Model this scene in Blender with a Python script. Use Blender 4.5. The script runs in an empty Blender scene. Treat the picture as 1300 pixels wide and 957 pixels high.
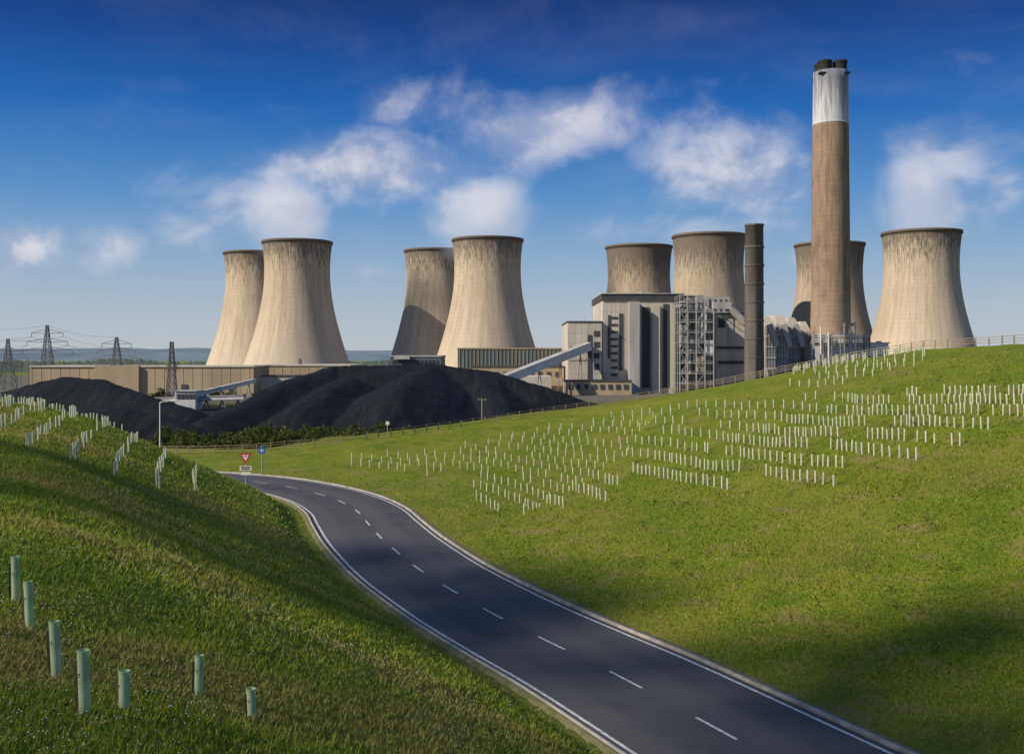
import bpy, math, random, bmesh
import numpy as np
from mathutils import Vector, noise as mnoise
random.seed(7); rng=np.random.default_rng(7)
scene=bpy.context.scene
scene.view_settings.view_transform='Standard'; scene.view_settings.look='None'; scene.view_settings.exposure=0
H=22.0; F=1300.0
def PX(u,Y): return (u-650)/F*Y      # image pixel column -> world x at an assumed distance
def PZ(v,Y): return H-(v-450)/F*Y  # image pixel row -> world z at an assumed distance

# ------------------------------------------------------------ node helpers
class NT:
    def __init__(s,tree): s.t=tree; s.n=tree.nodes; s.l=tree.links
    def new(s,t,**k):
        n=s.n.new(t)
        for a,b in k.items(): setattr(n,a,b)
        return n
    def put(s,sock,val):
        if isinstance(val,bpy.types.NodeSocket): s.l.new(val,sock)
        elif val is not None: sock.default_value=val
    def m(s,op,a,b=None,c=None,clamp=False):
        n=s.new('ShaderNodeMath',operation=op,use_clamp=clamp)
        s.put(n.inputs[0],a); s.put(n.inputs[1],b); s.put(n.inputs[2],c); return n.outputs[0]
    def ss(s,x,a,b):
        n=s.new('ShaderNodeMapRange',interpolation_type='SMOOTHSTEP')
        s.put(n.inputs[0],x); n.inputs[1].default_value=a; n.inputs[2].default_value=b
        return n.outputs[0]
    def mix(s,f,a,b,mode='MIX'):
        n=s.new('ShaderNodeMix',data_type='RGBA',blend_type=mode)
        s.put(n.inputs[0],f)
        for i,v in ((6,a),(7,b)):
            if isinstance(v,(tuple,list)): v=(v[0],v[1],v[2],1)
            s.put(n.inputs[i],v)
        return n.outputs[2]
    def noise(s,vec,scale,detail=5,rough=.55,dist=0):
        n=s.new('ShaderNodeTexNoise'); s.put(n.inputs['Vector'],vec)
        n.inputs['Scale'].default_value=scale; n.inputs['Detail'].default_value=detail
        n.inputs['Roughness'].default_value=rough; n.inputs['Distortion'].default_value=dist
        return n.outputs[0]
    def comb(s,x,y,z):
        n=s.new('ShaderNodeCombineXYZ'); s.put(n.inputs[0],x); s.put(n.inputs[1],y); s.put(n.inputs[2],z); return n.outputs[0]
    def sep(s,v):
        n=s.new('ShaderNodeSeparateXYZ'); s.put(n.inputs[0],v); return n.outputs
    def coord(s,k='Object'): return s.new('ShaderNodeTexCoord').outputs[k]
    def bump(s,h,strength=.3,dist=.1):
        n=s.new('ShaderNodeBump'); n.inputs['Strength'].default_value=strength; n.inputs['Distance'].default_value=dist
        s.put(n.inputs['Height'],h); return n.outputs[0]
def newmat(name,rough=.85,spec=.3):
    m=bpy.data.materials.new(name); m.use_nodes=True
    b=m.node_tree.nodes['Principled BSDF']; b.inputs['Roughness'].default_value=rough
    b.inputs['Specular IOR Level'].default_value=spec
    return m,NT(m.node_tree),b
def mat(name,c1,c2=None,scale=1.,rough=.85,bump=0,bd=.05,metal=0,spec=.3,streak=False):
    m,t,b=newmat(name,rough,spec)
    if c2 is None: c2=tuple(x*.7 for x in c1)
    co=t.coord()
    if streak:
        x,y,z=t.sep(co); co=t.comb(x,y,t.m('MULTIPLY',z,.12))
    n=t.noise(co,scale,6,.6)
    t.put(b.inputs['Base Color'],t.mix(t.ss(n,.3,.7),c1,c2))
    b.inputs['Metallic'].default_value=metal
    if bump: t.put(b.inputs['Normal'],t.bump(n,bump,bd))
    return m

# ------------------------------------------------------------ mesh builder
class MB:
    def __init__(s): s.v=[]; s.f=[]; s.m=[]
    def add(s,vs,fs,mi=0):
        o=len(s.v); s.v+= [tuple(v) for v in vs]
        for f in fs: s.f.append(tuple(i+o for i in f)); s.m.append(mi)
    def box(s,x0,x1,y0,y1,z0,z1,mi=0):
        s.add([(x0,y0,z0),(x1,y0,z0),(x1,y1,z0),(x0,y1,z0),(x0,y0,z1),(x1,y0,z1),(x1,y1,z1),(x0,y1,z1)],
              [(0,3,2,1),(4,5,6,7),(0,1,5,4),(1,2,6,5),(2,3,7,6),(3,0,4,7)],mi)
    def beam(s,p,q,w,mi=0,h=None):
        p=Vector(p);q=Vector(q);d=(q-p)
        if d.length<1e-6: return
        d.normalize(); up=Vector((0,0,1)) if abs(d.z)<.95 else Vector((0,1,0))
        a=d.cross(up).normalized(); b=a.cross(d).normalized(); a=a*w/2; b=b*((h or w)/2)
        s.add([p-a-b,p+a-b,p+a+b,p-a+b,q-a-b,q+a-b,q+a+b,q-a+b],
              [(0,1,2,3),(7,6,5,4),(0,4,5,1),(1,5,6,2),(2,6,7,3),(3,7,4,0)],mi)
    def tube(s,p,q,r0,r1,n=12,mi=0,cap=True):
        p=Vector(p);q=Vector(q);d=(q-p).normalized(); up=Vector((0,0,1)) if abs(d.z)<.95 else Vector((1,0,0))
        a=d.cross(up).normalized(); b=d.cross(a).normalized(); vs=[]
        for c,r in ((p,r0),(q,r1)):
            for i in range(n):
                t=2*math.pi*i/n; vs.append(c+a*math.cos(t)*r+b*math.sin(t)*r)
        fs=[(i,(i+1)%n,n+(i+1)%n,n+i) for i in range(n)]
        if cap: fs+= [tuple(range(n-1,-1,-1)),tuple(range(n,2*n))]
        s.add(vs,fs,mi)
    def lathe(s,prof,n=48,mi=0,c=(0,0)):
        vs=[];fs=[]
        for r,z in prof:
            for i in range(n):
                t=2*math.pi*i/n; vs.append((c[0]+r*math.cos(t),c[1]+r*math.sin(t),z))
        for k in range(len(prof)-1):
            for i in range(n): fs.append((k*n+i,k*n+(i+1)%n,(k+1)*n+(i+1)%n,(k+1)*n+i))
        s.add(vs,fs,mi)
    def obj(s,name,mats,parent=None,loc=(0,0,0),smooth=False):
        me=bpy.data.meshes.new(name); me.from_pydata(s.v,[],s.f); me.update()
        for m in mats: me.materials.append(m)
        me.polygons.foreach_set('material_index',s.m)
        if smooth:
            me.polygons.foreach_set('use_smooth',[True]*len(s.f)); 
        o=bpy.data.objects.new(name,me); scene.collection.objects.link(o); o.location=loc
        if parent: o.parent=parent
        return o
def empty(name,loc=(0,0,0)):
    o=bpy.data.objects.new(name,None); o.location=loc; scene.collection.objects.link(o); return o
def npmesh(name,V,Fc,mats,smooth=False):
    me=bpy.data.meshes.new(name); nv=len(V); nf=len(Fc); k=Fc.shape[1]
    me.vertices.add(nv); me.vertices.foreach_set('co',V.astype(np.float32).ravel())
    me.loops.add(nf*k); me.loops.foreach_set('vertex_index',Fc.astype(np.int32).ravel())
    me.polygons.add(nf); me.polygons.foreach_set('loop_start',np.arange(0,nf*k,k,dtype=np.int32))
    me.polygons.foreach_set('loop_total',np.full(nf,k,dtype=np.int32))
    if smooth: me.polygons.foreach_set('use_smooth',np.ones(nf,dtype=bool))
    me.update(calc_edges=True)
    for m in mats: me.materials.append(m)
    o=bpy.data.objects.new(name,me); scene.collection.objects.link(o); return o
def setcol(o,name,arr):
    a=o.data.color_attributes.new(name,'FLOAT_COLOR','POINT')
    c=np.ones((len(arr),4),dtype=np.float32); c[:,:arr.shape[1]]=arr; a.data.foreach_set('color',c.ravel())
def vnoise(x,y,seed=0):
    xi=np.floor(x);yi=np.floor(y);fx=x-xi;fy=y-yi;fx=fx*fx*(3-2*fx);fy=fy*fy*(3-2*fy)
    def h(a,b):
        t=np.sin(a*127.1+b*311.7+seed*74.7)*43758.5453; return t-np.floor(t)
    return (h(xi,yi)*(1-fx)+h(xi+1,yi)*fx)*(1-fy)+(h(xi,yi+1)*(1-fx)+h(xi+1,yi+1)*fx)*fy
def fbm(x,y,seed=0,o=4):
    s=0;a=.5
    for i in range(o): s=s+a*(vnoise(x*2**i,y*2**i,seed+i)-.5); a*=.5
    return s
def sstep(a,b,x):
    t=np.clip((x-a)/(b-a),0,1); return t*t*(3-2*t)
def spline(P,step=1.0):
    P=np.array(P,float); out=[]
    Q=np.vstack([2*P[0]-P[1],P,2*P[-1]-P[-2]])
    for i in range(1,len(Q)-2):
        p0,p1,p2,p3=Q[i-1:i+3]; L=np.linalg.norm((p2-p1)[:2]); n=max(2,int(L/min(step if L<40 else 6,L)))
        for k in range(n):
            t=k/n; out.append(.5*((2*p1)+(-p0+p2)*t+(2*p0-5*p1+4*p2-p3)*t*t+(-p0+3*p1-3*p2+p3)*t**3))
    out.append(P[-1]); return np.array(out)

# ------------------------------------------------------------ road axis and crest of the cutting
RZ=11.0; HW=3.5
road=spline([(160,-260),(60,-80),(38,-34),(27.2,-12),(18.8,5),(12.9,16),(8.0,26),(3.85,34.7),(1.55,39),(-.7,43.3),(-2.6,47.4),(-4.2,51.1),(-5.6,54.8),(-7.7,61),
 (-9.4,66.8),(-11,72.3),(-13.4,77.8),(-16.8,83),(-21,87.6),(-26,91),(-33,94),(-45,97),(-80,101),(-140,105),(-300,115),(-700,140)],.6)
crest=spline([(210,-260,21),(105,-85,21.5),(72,-30,22),(60,5,22.6),(54,40,23),(51,70,23.2),(47.6,95,23.0),(43.2,104,22.6),(38.8,112,21.7),(32.3,120,19.9),(19.2,126,17.0),
 (8.7,126,15.3),(-4.6,121,13.5),(-13.3,116,12.8),(-21.4,112,12.0),(-34,111,11.2),(-60,118,11),(-140,125,11),(-300,138,11),(-700,160,11)],1.2)
def near(P,line):
    A=line[:-1,:2];B=line[1:,:2];AB=B-A;LL=(AB**2).sum(1)
    n=len(P);d=np.empty(n);idx=np.empty(n,int);tt=np.empty(n)
    for s in range(0,n,4000):
        p=P[s:s+4000]; dx=p[:,None,0]-A[None,:,0]; dy=p[:,None,1]-A[None,:,1]
        t=np.clip((dx*AB[:,0]+dy*AB[:,1])/LL,0,1)
        q=(dx-t*AB[:,0])**2+(dy-t*AB[:,1])**2; i=q.argmin(1); r=np.arange(len(p))
        d[s:s+4000]=np.sqrt(q[r,i]); idx[s:s+4000]=i; tt[s:s+4000]=t[r,i]
    a=A[idx];ab=AB[idx]; cr=ab[:,0]*(P[:,1]-a[:,1])-ab[:,1]*(P[:,0]-a[:,0])
    return d,np.sign(cr),idx,tt
def height(P):
    dr,sr,_,_=near(P,road); dc,sc,ic,tc=near(P,crest)
    zc=crest[ic,2]*(1-tc)+crest[ic+1,2]*tc
    e=np.maximum(dr-HW-.3,0)
    s=.50*e
    zl=RZ+np.where(s<5.5,s,5.5+3.4*(1-np.exp(-(s-5.5)/3.4)))
    zl=RZ+(zl-RZ)*sstep(-.4,2.2,e)
    zl=zl*(1-sstep(60,260,dr))
    t=e/(e+dc+1e-6); sh=.45*t+.55*t*t*(3-2*t)
    zr=RZ+(zc-RZ)*sh
    zo=zc*(1-sstep(2.5,70,dc))
    z=np.where(sr>0,zl,np.where(sc>0,zr,zo))
    x,y=P[:,0],P[:,1]
    und=fbm(x/9,y/9,3)*.9*sstep(3,14,e)*(.35+.65*sstep(1,10,dc))+fbm(x/2.2,y/2.2,9,3)*.28*sstep(.4,4,e)
    z=z+und*(1-sstep(150,260,np.hypot(x,y)))
    z=np.where(dr<HW+.12,RZ-.12,np.where(dr<HW+.9,np.minimum(z,RZ+.07+.1*(dr-HW)),z))
    z=np.where(np.hypot(x,y)>260,np.where(z<.6,0,z),z)
    return z,dr,sr,dc,sc

def axis(a,b,st,far):
    mid=np.arange(a,b+1e-6,st); L=[];x=a;g=st
    while x>-far: g*=1.16; x-=g; L.append(x)
    R=[];x=b;g=st
    while x<far: g*=1.16; x+=g; R.append(x)
    return np.array(L[::-1]+list(mid)+R),len(L)
gx,ix0=axis(-46,60,.5,9000); gy,iy0=axis(2,130,.5,9000)
X,Y=np.meshgrid(gx,gy); P=np.stack([X.ravel(),Y.ravel()],1)
Z,dr,sr,dc,sc=height(P)
nx,ny=len(gx),len(gy); ZG=Z.reshape(ny,nx)
ii=(np.arange(ny-1)[:,None]*nx+np.arange(nx-1)[None,:]).ravel()
FC=np.stack([ii,ii+1,ii+nx+1,ii+nx],1)
def zat(x,y):
    x=np.asarray(x,float);y=np.asarray(y,float)
    i=np.clip(np.searchsorted(gx,x)-1,0,nx-2); j=np.clip(np.searchsorted(gy,y)-1,0,ny-2)
    fx=(x-gx[i])/(gx[i+1]-gx[i]); fy=(y-gy[j])/(gy[j+1]-gy[j])
    return (ZG[j,i]*(1-fx)+ZG[j,i+1]*fx)*(1-fy)+(ZG[j+1,i]*(1-fx)+ZG[j+1,i+1]*fx)*fy

# ------------------------------------------------------------ ground
gm,t,b=newmat('grass_ground',.95,.1)
co=t.coord('Object'); at=t.new('ShaderNodeAttribute',attribute_name='zone').outputs['Color']; zr_,zg_,zb_=t.sep(at)
n1=t.noise(co,.16,4,.6); n2=t.noise(co,1.1,6,.65); n3=t.noise(co,7,4,.7); n4=t.noise(co,.42,6,.7,.6)
c=t.mix(t.ss(n1,.35,.65),(.150,.215,.014),(.225,.262,.022))
c=t.mix(t.ss(n2,.45,.75),c,(.30,.275,.045))
c=t.mix(t.m('MULTIPLY',t.ss(n3,.35,.7),.6),c,(.060,.095,.012))
c=t.mix(t.m('MULTIPLY',t.ss(n4,.52,.66),.72),c,(.27,.20,.085))
c=t.mix(t.m('MULTIPLY',t.ss(n4,.46,.34),.55),c,(.07,.13,.014))
c=t.mix(t.m('MULTIPLY',zr_,t.m('MULTIPLY',n2,1.2)),c,(.20,.15,.07))
c=t.mix(zb_,c,(.16,.15,.12))
c=t.mix(zg_,c,t.mix(n2,(.012,.012,.014),(.03,.028,.027)))
t.put(b.inputs['Base Color'],c)
t.put(b.inputs['Normal'],t.bump(t.m('ADD',n2,n3),.8,.24))
V=np.stack([P[:,0],P[:,1],Z],1)
ground=npmesh('ground',V,FC,[gm],True)
zone=np.zeros((len(P),3))
zone[:,0]=(1-sstep(.1,.9,dr-HW))
zone[:,1]=sstep(165,190,P[:,1])*(1-sstep(430,480,P[:,1]))*(1-sstep(30,70,P[:,0]))*sstep(-210,-160,P[:,0])*(Z<6)
zone[:,2]=sstep(440,480,P[:,1])*(1-sstep(1000,1100,P[:,1]))*(np.abs(P[:,0])<600)
setcol(ground,'zone',zone)

# ------------------------------------------------------------ road
am,t,b=newmat('asphalt',.8,.35)
co=t.coord(); n=t.noise(co,.5,5,.6); nf=t.noise(co,40,3,.7)
uv=t.new('ShaderNodeAttribute',attribute_name='lane').outputs['Color']; lr,lg,lb=t.sep(uv)
c=t.mix(t.ss(n,.3,.7),(.058,.058,.062),(.080,.079,.082))
c=t.mix(t.m('MULTIPLY',t.ss(t.m('SINE',t.m('MULTIPLY',lr,3.14159*4)),-.2,1),.5),c,(.11,.105,.105))
c=t.mix(t.m('MULTIPLY',t.ss(nf,.4,.7),.4),c,(.03,.03,.034))
c=t.mix(t.m('MULTIPLY',t.ss(t.noise(co,1.6,5,.7),.6,.66),.35),c,(.035,.035,.038))
t.put(b.inputs['Base Color'],c); t.put(b.inputs['Normal'],t.bump(nf,.4,.01))
wm=mat('road_paint',(.70,.70,.67),(.34,.34,.33),5,.7)
km=mat('kerb_concrete',(.44,.41,.35),(.26,.23,.19),1.8,.9,.3,.01)
gv=mat('gravel_verge',(.20,.17,.10),(.10,.12,.03),3,.95,.6,.03)
RP=road[(road[:,1]>-80)&(road[:,0]>-330)]
T=np.gradient(RP,axis=0); T/=np.linalg.norm(T,axis=1)[:,None]; N=np.stack([T[:,1],-T[:,0]],1)
S=np.concatenate([[0],np.cumsum(np.linalg.norm(np.diff(RP,axis=0),axis=1))])
def sweep(prof,idx=None):
    pts=RP;nn=N
    k=len(prof); V=np.zeros((len(pts),k,3))
    for j,(o,z) in enumerate(prof): V[:,j,:2]=pts+nn*o; V[:,j,2]=z
    a=(np.arange(len(pts)-1)[:,None]*k+np.arange(k-1)[None,:]).ravel()
    return V.reshape(-1,3),np.stack([a,a+1,a+k+1,a+k],1)
offs=np.linspace(-HW,HW,9)
V,Fq=sweep([(o,RZ) for o in offs]); ro=npmesh('road',V,Fq,[am])
lane=np.tile((offs+HW)/(2*HW),len(RP)); setcol(ro,'lane',np.stack([lane,lane,lane],1))
for sgn in (-1,1):
    V,Fq=sweep([(sgn*(HW-.36),RZ+.004),(sgn*(HW-.24),RZ+.004)])
    o=npmesh('edge_line',V,Fq if sgn>0 else Fq[:,::-1],[wm]); o.parent=ro
    pr=[(sgn*HW,RZ-.05),(sgn*(HW+.005),RZ+.09),(sgn*(HW+.02),RZ+.105),(sgn*(HW+.15),RZ+.11),(sgn*(HW+.16),RZ-.1)]
    V,Fq=sweep(pr); k=npmesh('kerb',V,Fq if sgn>0 else Fq[:,::-1],[km]); k.parent=ro
    V,Fq=sweep([(sgn*(HW+.161),RZ+.085),(sgn*(HW+.32),RZ+.11),(sgn*(HW+.5),RZ-.05)])
    k=npmesh('gravel_verge',V,Fq if sgn>0 else Fq[:,::-1],[gv]); k.parent=ro
def at_s(s,o):
    i=min(max(np.searchsorted(S,s)-1,0),len(S)-2); f=(s-S[i])/(S[i+1]-S[i])
    p=RP[i]*(1-f)+RP[i+1]*f; n=N[i]*(1-f)+N[i+1]*f; n=n/np.linalg.norm(n); q=p+n*o; return q
mb=MB()
s0=S[np.argmin(np.hypot(RP[:,0]-4.0,RP[:,1]-34.7))]-1
k=-12
while k<40:
    a=s0+k*5.0
    if a>2 and a+2<S[-1]:
        for j in range(4):
            q=[at_s(a+j*.5,-.055),at_s(a+j*.5,.055),at_s(a+j*.5+.5,.055),at_s(a+j*.5+.5,-.055)]
            mb.add([(x[0],x[1],RZ+.005) for x in q],[(0,1,2,3)])
    k+=1
mb.obj('centre_line',[wm],ro)

# ------------------------------------------------------------ fence along the crest
fm=mat('weathered_wood',(.34,.27,.19),(.20,.16,.11),3,.9)
CL=crest[(crest[:,1]>40)&(crest[:,0]>-60)]; CS=np.concatenate([[0],np.cumsum(np.linalg.norm(np.diff(CL[:,:2],axis=0),axis=1))])
mb=MB(); prev=None; s=0
while s<CS[-1]:
    x=np.interp(s,CS,CL[:,0]);y=np.interp(s,CS,CL[:,1]); z=float(zat(x,y))
    hh=.90+random.uniform(-.06,.06)
    mb.beam((x,y,z-.2),(x+random.uniform(-.05,.05),y,z+hh),.09)
    if prev:
        for r in (.32,.58,.84): mb.beam((prev[0],prev[1],prev[2]+r+random.uniform(-.02,.02)),(x,y,z+r),.03,0,.06)
    prev=(x,y,z); s+=1.5
mb.obj('post_and_rail_fence',[fm])

# ------------------------------------------------------------ tree guards
tm,t,b=newmat('tree_guard_plastic',.45,.4)
rn=t.noise(t.coord(),.9,2,.5); t.put(b.inputs['Base Color'],t.mix(t.ss(rn,.3,.7),(.62,.66,.48),(.44,.54,.36)))
tn,t,b=newmat('tree_guard_translucent',.45,.4)
rn=t.noise(t.coord(),5,3,.5); cg=t.mix(t.ss(rn,.3,.7),(.60,.74,.48),(.48,.64,.38)); t.put(b.inputs['Base Color'],cg)
tr=t.new('ShaderNodeBsdfTranslucent'); t.put(tr.inputs['Color'],cg); ms=t.new('ShaderNodeMixShader'); ms.inputs[0].default_value=.35
t.l.new(b.outputs[0],ms.inputs[1]); t.l.new(tr.outputs[0],ms.inputs[2]); t.l.new(ms.outputs[0],t.n['Material Output'].inputs['Surface'])
sm=mat('stake_wood',(.28,.17,.09),(.16,.09,.05),8,.9)
def proj(x,y,z): return 650+F*x/y, 450-F*(z-H)/y
def inpoly(u,v,poly):
    c=False;n=len(poly)
    for i in range(n):
        x1,y1=poly[i];x2,y2=poly[(i+1)%n]
        if (y1>v)!=(y2>v) and u<(x2-x1)*(v-y1)/(y2-y1)+x1: c=not c
    return c
def guard(mb,x,y,z,h,r,lean=.03):
    lx=random.gauss(0,lean)*h; ly=random.gauss(0,lean)*h
    mb.tube((x,y,z-.05),(x+lx,y+ly,z+h),r,r*1.05,7,0,True)
    mb.beam((x-r*1.35,y-.01,z-.1),(x-r*1.35+lx*.8,y+ly*.8,z+h*.8),.028,1)
plotsR=[[(1000,494),(1008,460),(1090,444),(1180,430),(1175,462),(1045,496)],
 [(640,556),(760,532),(900,512),(1310,496),(1310,524),(1215,570),(1120,598),(1000,590),(930,606),(800,606),(700,618),(575,634),(620,600),(545,606),(445,594),(445,582),(560,572)],
 [(840,604),(960,596),(1065,606),(1062,634),(960,618),(885,630),(840,624)],[(600,632),(690,612),(790,612),(782,634),(690,656),(620,650)]]
mb=MB(); nR=0
off=3.4; row=0
while off<80:
    s=S[0]+(row%2)*.5; run=0; skip=0
    while s<S[-1]-2:
        q=at_s(s,HW+off); s+=1.0*max(.35,1/(1+off/60))
        run+=1
        if run>random.randint(20,40): run=0; s+=random.uniform(1.2,3)
        x,y=q[0]+random.gauss(0,.03),q[1]+random.gauss(0,.03)
        if y<20 or y>128: continue
        z=float(zat(x,y)); u,v=proj(x,y,z)
        if u>1400 or not any(inpoly(u,v,p) for p in plotsR): continue
        if random.random()<.03: continue
        guard(mb,x,y,z,random.choice((.66,.70,.70,.60,.72)),.055); nR+=1
    off+=2.5; row+=1
mb.obj('tree_guards',[tm,sm])
plotL=[(-200,440),(0,496),(70,512),(150,545),(210,580),(262,605),(240,634),(190,618),(120,600),(60,575),(0,560),(-200,520)]
mb=MB(); nL=0; off=1.5
while off<24:
    s=0
    while s<S[-1]-2:
        q=at_s(s,-(HW+off)); s+=1.0+(random.random()<.05)*2
        x,y=q[0]+random.gauss(0,.06),q[1]+random.gauss(0,.06)
        if y<25 or y>90 or x<-45: continue
        z=float(zat(x,y)); u,v=proj(x,y,z)
        if not inpoly(u,v,plotL) or random.random()<.08: continue
        guard(mb,x,y,z,random.choice((.62,.66,.56)),.048); nL+=1
    off+=1.9
mb.obj('tree_guards',[tm,sm])
print('guards',nR,nL)
tie=mat('cable_tie',(.05,.05,.05))
for (u,Yd,h) in [(108,12.2,.78),(72,13.8,.76),(38,16,.74),(20,17.6,.8),(158,12.9,.50),(252,15.5,.62),(320,15.2,.45),(-30,15,.8)]:
    x=PX(u,Yd); z=float(zat(x,Yd)); mb=MB()
    lx,ly=random.gauss(0,.035),random.gauss(0,.035); r=.068
    prof=[(r,-.05),(r,h*.5),(r*1.02,h-.02),(r*1.10,h),(r*.95,h+.002),(r*.9,h-.35)]; mb.lathe(prof,20,0)
    mb.beam((-r-.020,0,-.15),(-r-.020,0,h*.86),.034,1)
    mb.box(-r-.045,-r*.5,-r*.9,-r*.9+.01,h*.66,h*.66+.006,2)
    o=mb.obj('tree_guard',[tn,sm,tie],None,(x,Yd,z),smooth=False); o.rotation_euler=(lx,ly,random.random()*.6)

# ------------------------------------------------------------ grass blades and flowers
bm_,t,b=newmat('grass_blades',.6,.25)
ca=t.new('ShaderNodeAttribute',attribute_name='tint').outputs['Color']
t.put(b.inputs['Base Color'],ca)
tr=t.new('ShaderNodeBsdfTranslucent'); t.put(tr.inputs['Color'],ca)
ms=t.new('ShaderNodeMixShader'); ms.inputs[0].default_value=.48
t.l.new(b.outputs[0],ms.inputs[1]); t.l.new(tr.outputs[0],ms.inputs[2])
t.l.new(ms.outputs[0],t.n['Material Output'].inputs['Surface'])
n=320000
yy=np.exp(rng.uniform(math.log(8.5),math.log(110),n)); aa=rng.uniform(-.62,.66,n); xx=aa*yy
d_,s_,_,_=near(np.stack([xx,yy],1),road[(road[:,1]>-20)&(road[:,0]>-60)])
keep=(d_>HW+.18); xx,yy,d_,s_=xx[keep],yy[keep],d_[keep],s_[keep]
zz=zat(xx,yy); n=len(xx)
keep=(np.abs(xx)<60)&(zz<H+3)&(rng.random(n)>sstep(40,105,yy))
xx,yy,zz,d_,s_=xx[keep],yy[keep],zz[keep],d_[keep],s_[keep]; n=len(xx)
cl=fbm(xx/1.6,yy/1.6,21)+.5
hgt=(.04+.075*rng.random(n)**1.5+.16*np.clip(cl-.5,0,1))*(.5+.5*sstep(.2,2.5,d_-HW))*(1+yy/130)
wid=.006+.0008*yy
ang=rng.uniform(0,2*math.pi,n); la=rng.uniform(0,2*math.pi,n); lean=hgt*rng.uniform(.2,1.2,n)
V=np.zeros((n,3,3)); dx=np.cos(ang)*wid; dy=np.sin(ang)*wid
V[:,0]=np.stack([xx-dx,yy-dy,zz-.02],1); V[:,1]=np.stack([xx+dx,yy+dy,zz-.02],1)
V[:,2]=np.stack([xx+np.cos(la)*lean,yy+np.sin(la)*lean,zz+hgt],1)
go=npmesh('grass',V.reshape(-1,3),np.arange(3*n).reshape(n,3),[bm_])
pal=np.array([(.20,.30,.020),(.28,.34,.028),(.37,.38,.045),(.11,.19,.016),(.44,.37,.15)])
pick=rng.choice(5,n,p=[.31,.29,.20,.12,.08]); colr=pal[pick]*rng.uniform(.75,1.2,n)[:,None]
pt=fbm(xx/5,yy/5,40)+.5; w=sstep(.52,.68,pt)[:,None]*.7; colr=colr*(1-w)+np.array((.38,.31,.10))*w
w=(1-sstep(.33,.47,pt))[:,None]*.55; colr=colr*(1-w)+np.array((.11,.22,.02))*w
w=(1-sstep(.1,.8,d_-HW))[:,None]*.5; colr=colr*(1-w)+np.array((.28,.22,.09))*w
setcol(go,'tint',np.repeat(colr,3,axis=0))
n=3800; yy=np.exp(rng.uniform(math.log(8.5),math.log(45),n)); xx=rng.uniform(-.62,.0,n)*yy
d_,s_,_,_=near(np.stack([xx,yy],1),road[(road[:,1]>-20)&(road[:,0]>-60)])
k=(d_>HW+1.2)&(fbm(xx/3,yy/3,77)+.5>.5)&(s_>0); xx,yy=xx[k],yy[k]; zz=zat(xx,yy)+rng.uniform(.06,.12,len(xx)); n=len(xx)
r=.007+.0004*yy; V=np.zeros((n,6,3))
for i,(a,b_,c_) in enumerate([(1,0,0),(-1,0,0),(0,1,0),(0,-1,0),(0,0,1),(0,0,-1)]): V[:,i]=np.stack([xx+a*r,yy+b_*r,zz+c_*r],1)
f=np.array([(0,2,4),(2,1,4),(1,3,4),(3,0,4),(2,0,5),(1,2,5),(3,1,5),(0,3,5)])
Fc=(np.arange(n)[:,None,None]*6+f[None]).reshape(-1,3)
npmesh('clover_flowers',V.reshape(-1,3),Fc,[mat('clover_petal',(.6,.6,.52),(.42,.44,.34),30)])

# ------------------------------------------------------------ shrubs
def foliage(name,centres,leaf,per,pal,mat_):
    Vs=[];Cs=[]
    for (cx,cy,cz,rx,rz) in centres:
        m=int(per*rx*rz); p=rng.normal(size=(m,3)); p/=np.linalg.norm(p,axis=1)[:,None]; p*=(rng.random(m)**.33)[:,None]
        lob=1+.35*np.sin(p[:,0]*5+cx)+.25*np.sin(p[:,2]*6+cy)
        c=np.stack([cx+p[:,0]*rx*lob,cy+p[:,1]*rx,cz+np.maximum(p[:,2]*lob,-.9)*rz],1)
        a=rng.normal(size=(m,3)); a/=np.linalg.norm(a,axis=1)[:,None]; b2=np.cross(a,rng.normal(size=(m,3))); b2/=np.linalg.norm(b2,axis=1)[:,None]
        sz=leaf*rng.uniform(.5,1.3,m)[:,None]
        Vs.append(np.stack([c-a*sz,c-b2*sz*.6,c+a*sz,c+b2*sz*.6],1).reshape(-1,3))
        cc=np.array(pal)[rng.choice(len(pal),m)]*rng.uniform(.7,1.2,m)[:,None]; Cs.append(np.repeat(cc,4,axis=0))
    V=np.vstack(Vs); o=npmesh(name,V,np.arange(len(V)).reshape(-1,4),[mat_]); setcol(o,'tint',np.vstack(Cs)); return o
cs=[]
for i in range(105):
    u=random.uniform(195,510); Yd=random.uniform(212,240); x=PX(u,Yd); z=float(zat(x,Yd)); r=random.uniform(1.4,3.1)*(1 if u>300 else .8)
    cs.append((x,Yd,z+r*.9,r*1.3,r))
foliage('shrubs',cs,.30,230,[(.05,.09,.015),(.10,.14,.022),(.18,.16,.03),(.03,.055,.012)],bm_)
cs=[]
for i in range(26):
    u=random.choice((random.uniform(640,720),random.uniform(180,400),random.uniform(40,140))); Yd=random.uniform(470,520); x=PX(u,Yd); r=random.uniform(1.5,3)
    cs.append((x,Yd,r*.7,r*1.5,r))
foliage('shrubs',cs,.5,120,[(.04,.06,.02),(.06,.08,.03),(.10,.08,.03)],bm_)
cs=[]
for i in range(70):
    x=random.uniform(6,40);y=random.uniform(30,85); 
    z=float(zat(x,y))
    if near(np.array([[x,y]]),road)[0][0]<HW+4: continue
    cs.append((x,y,z+.2,.25,.3))
foliage('weeds',cs,.035,900,[(.08,.10,.02),(.18,.14,.06),(.06,.09,.02)],bm_)

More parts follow.
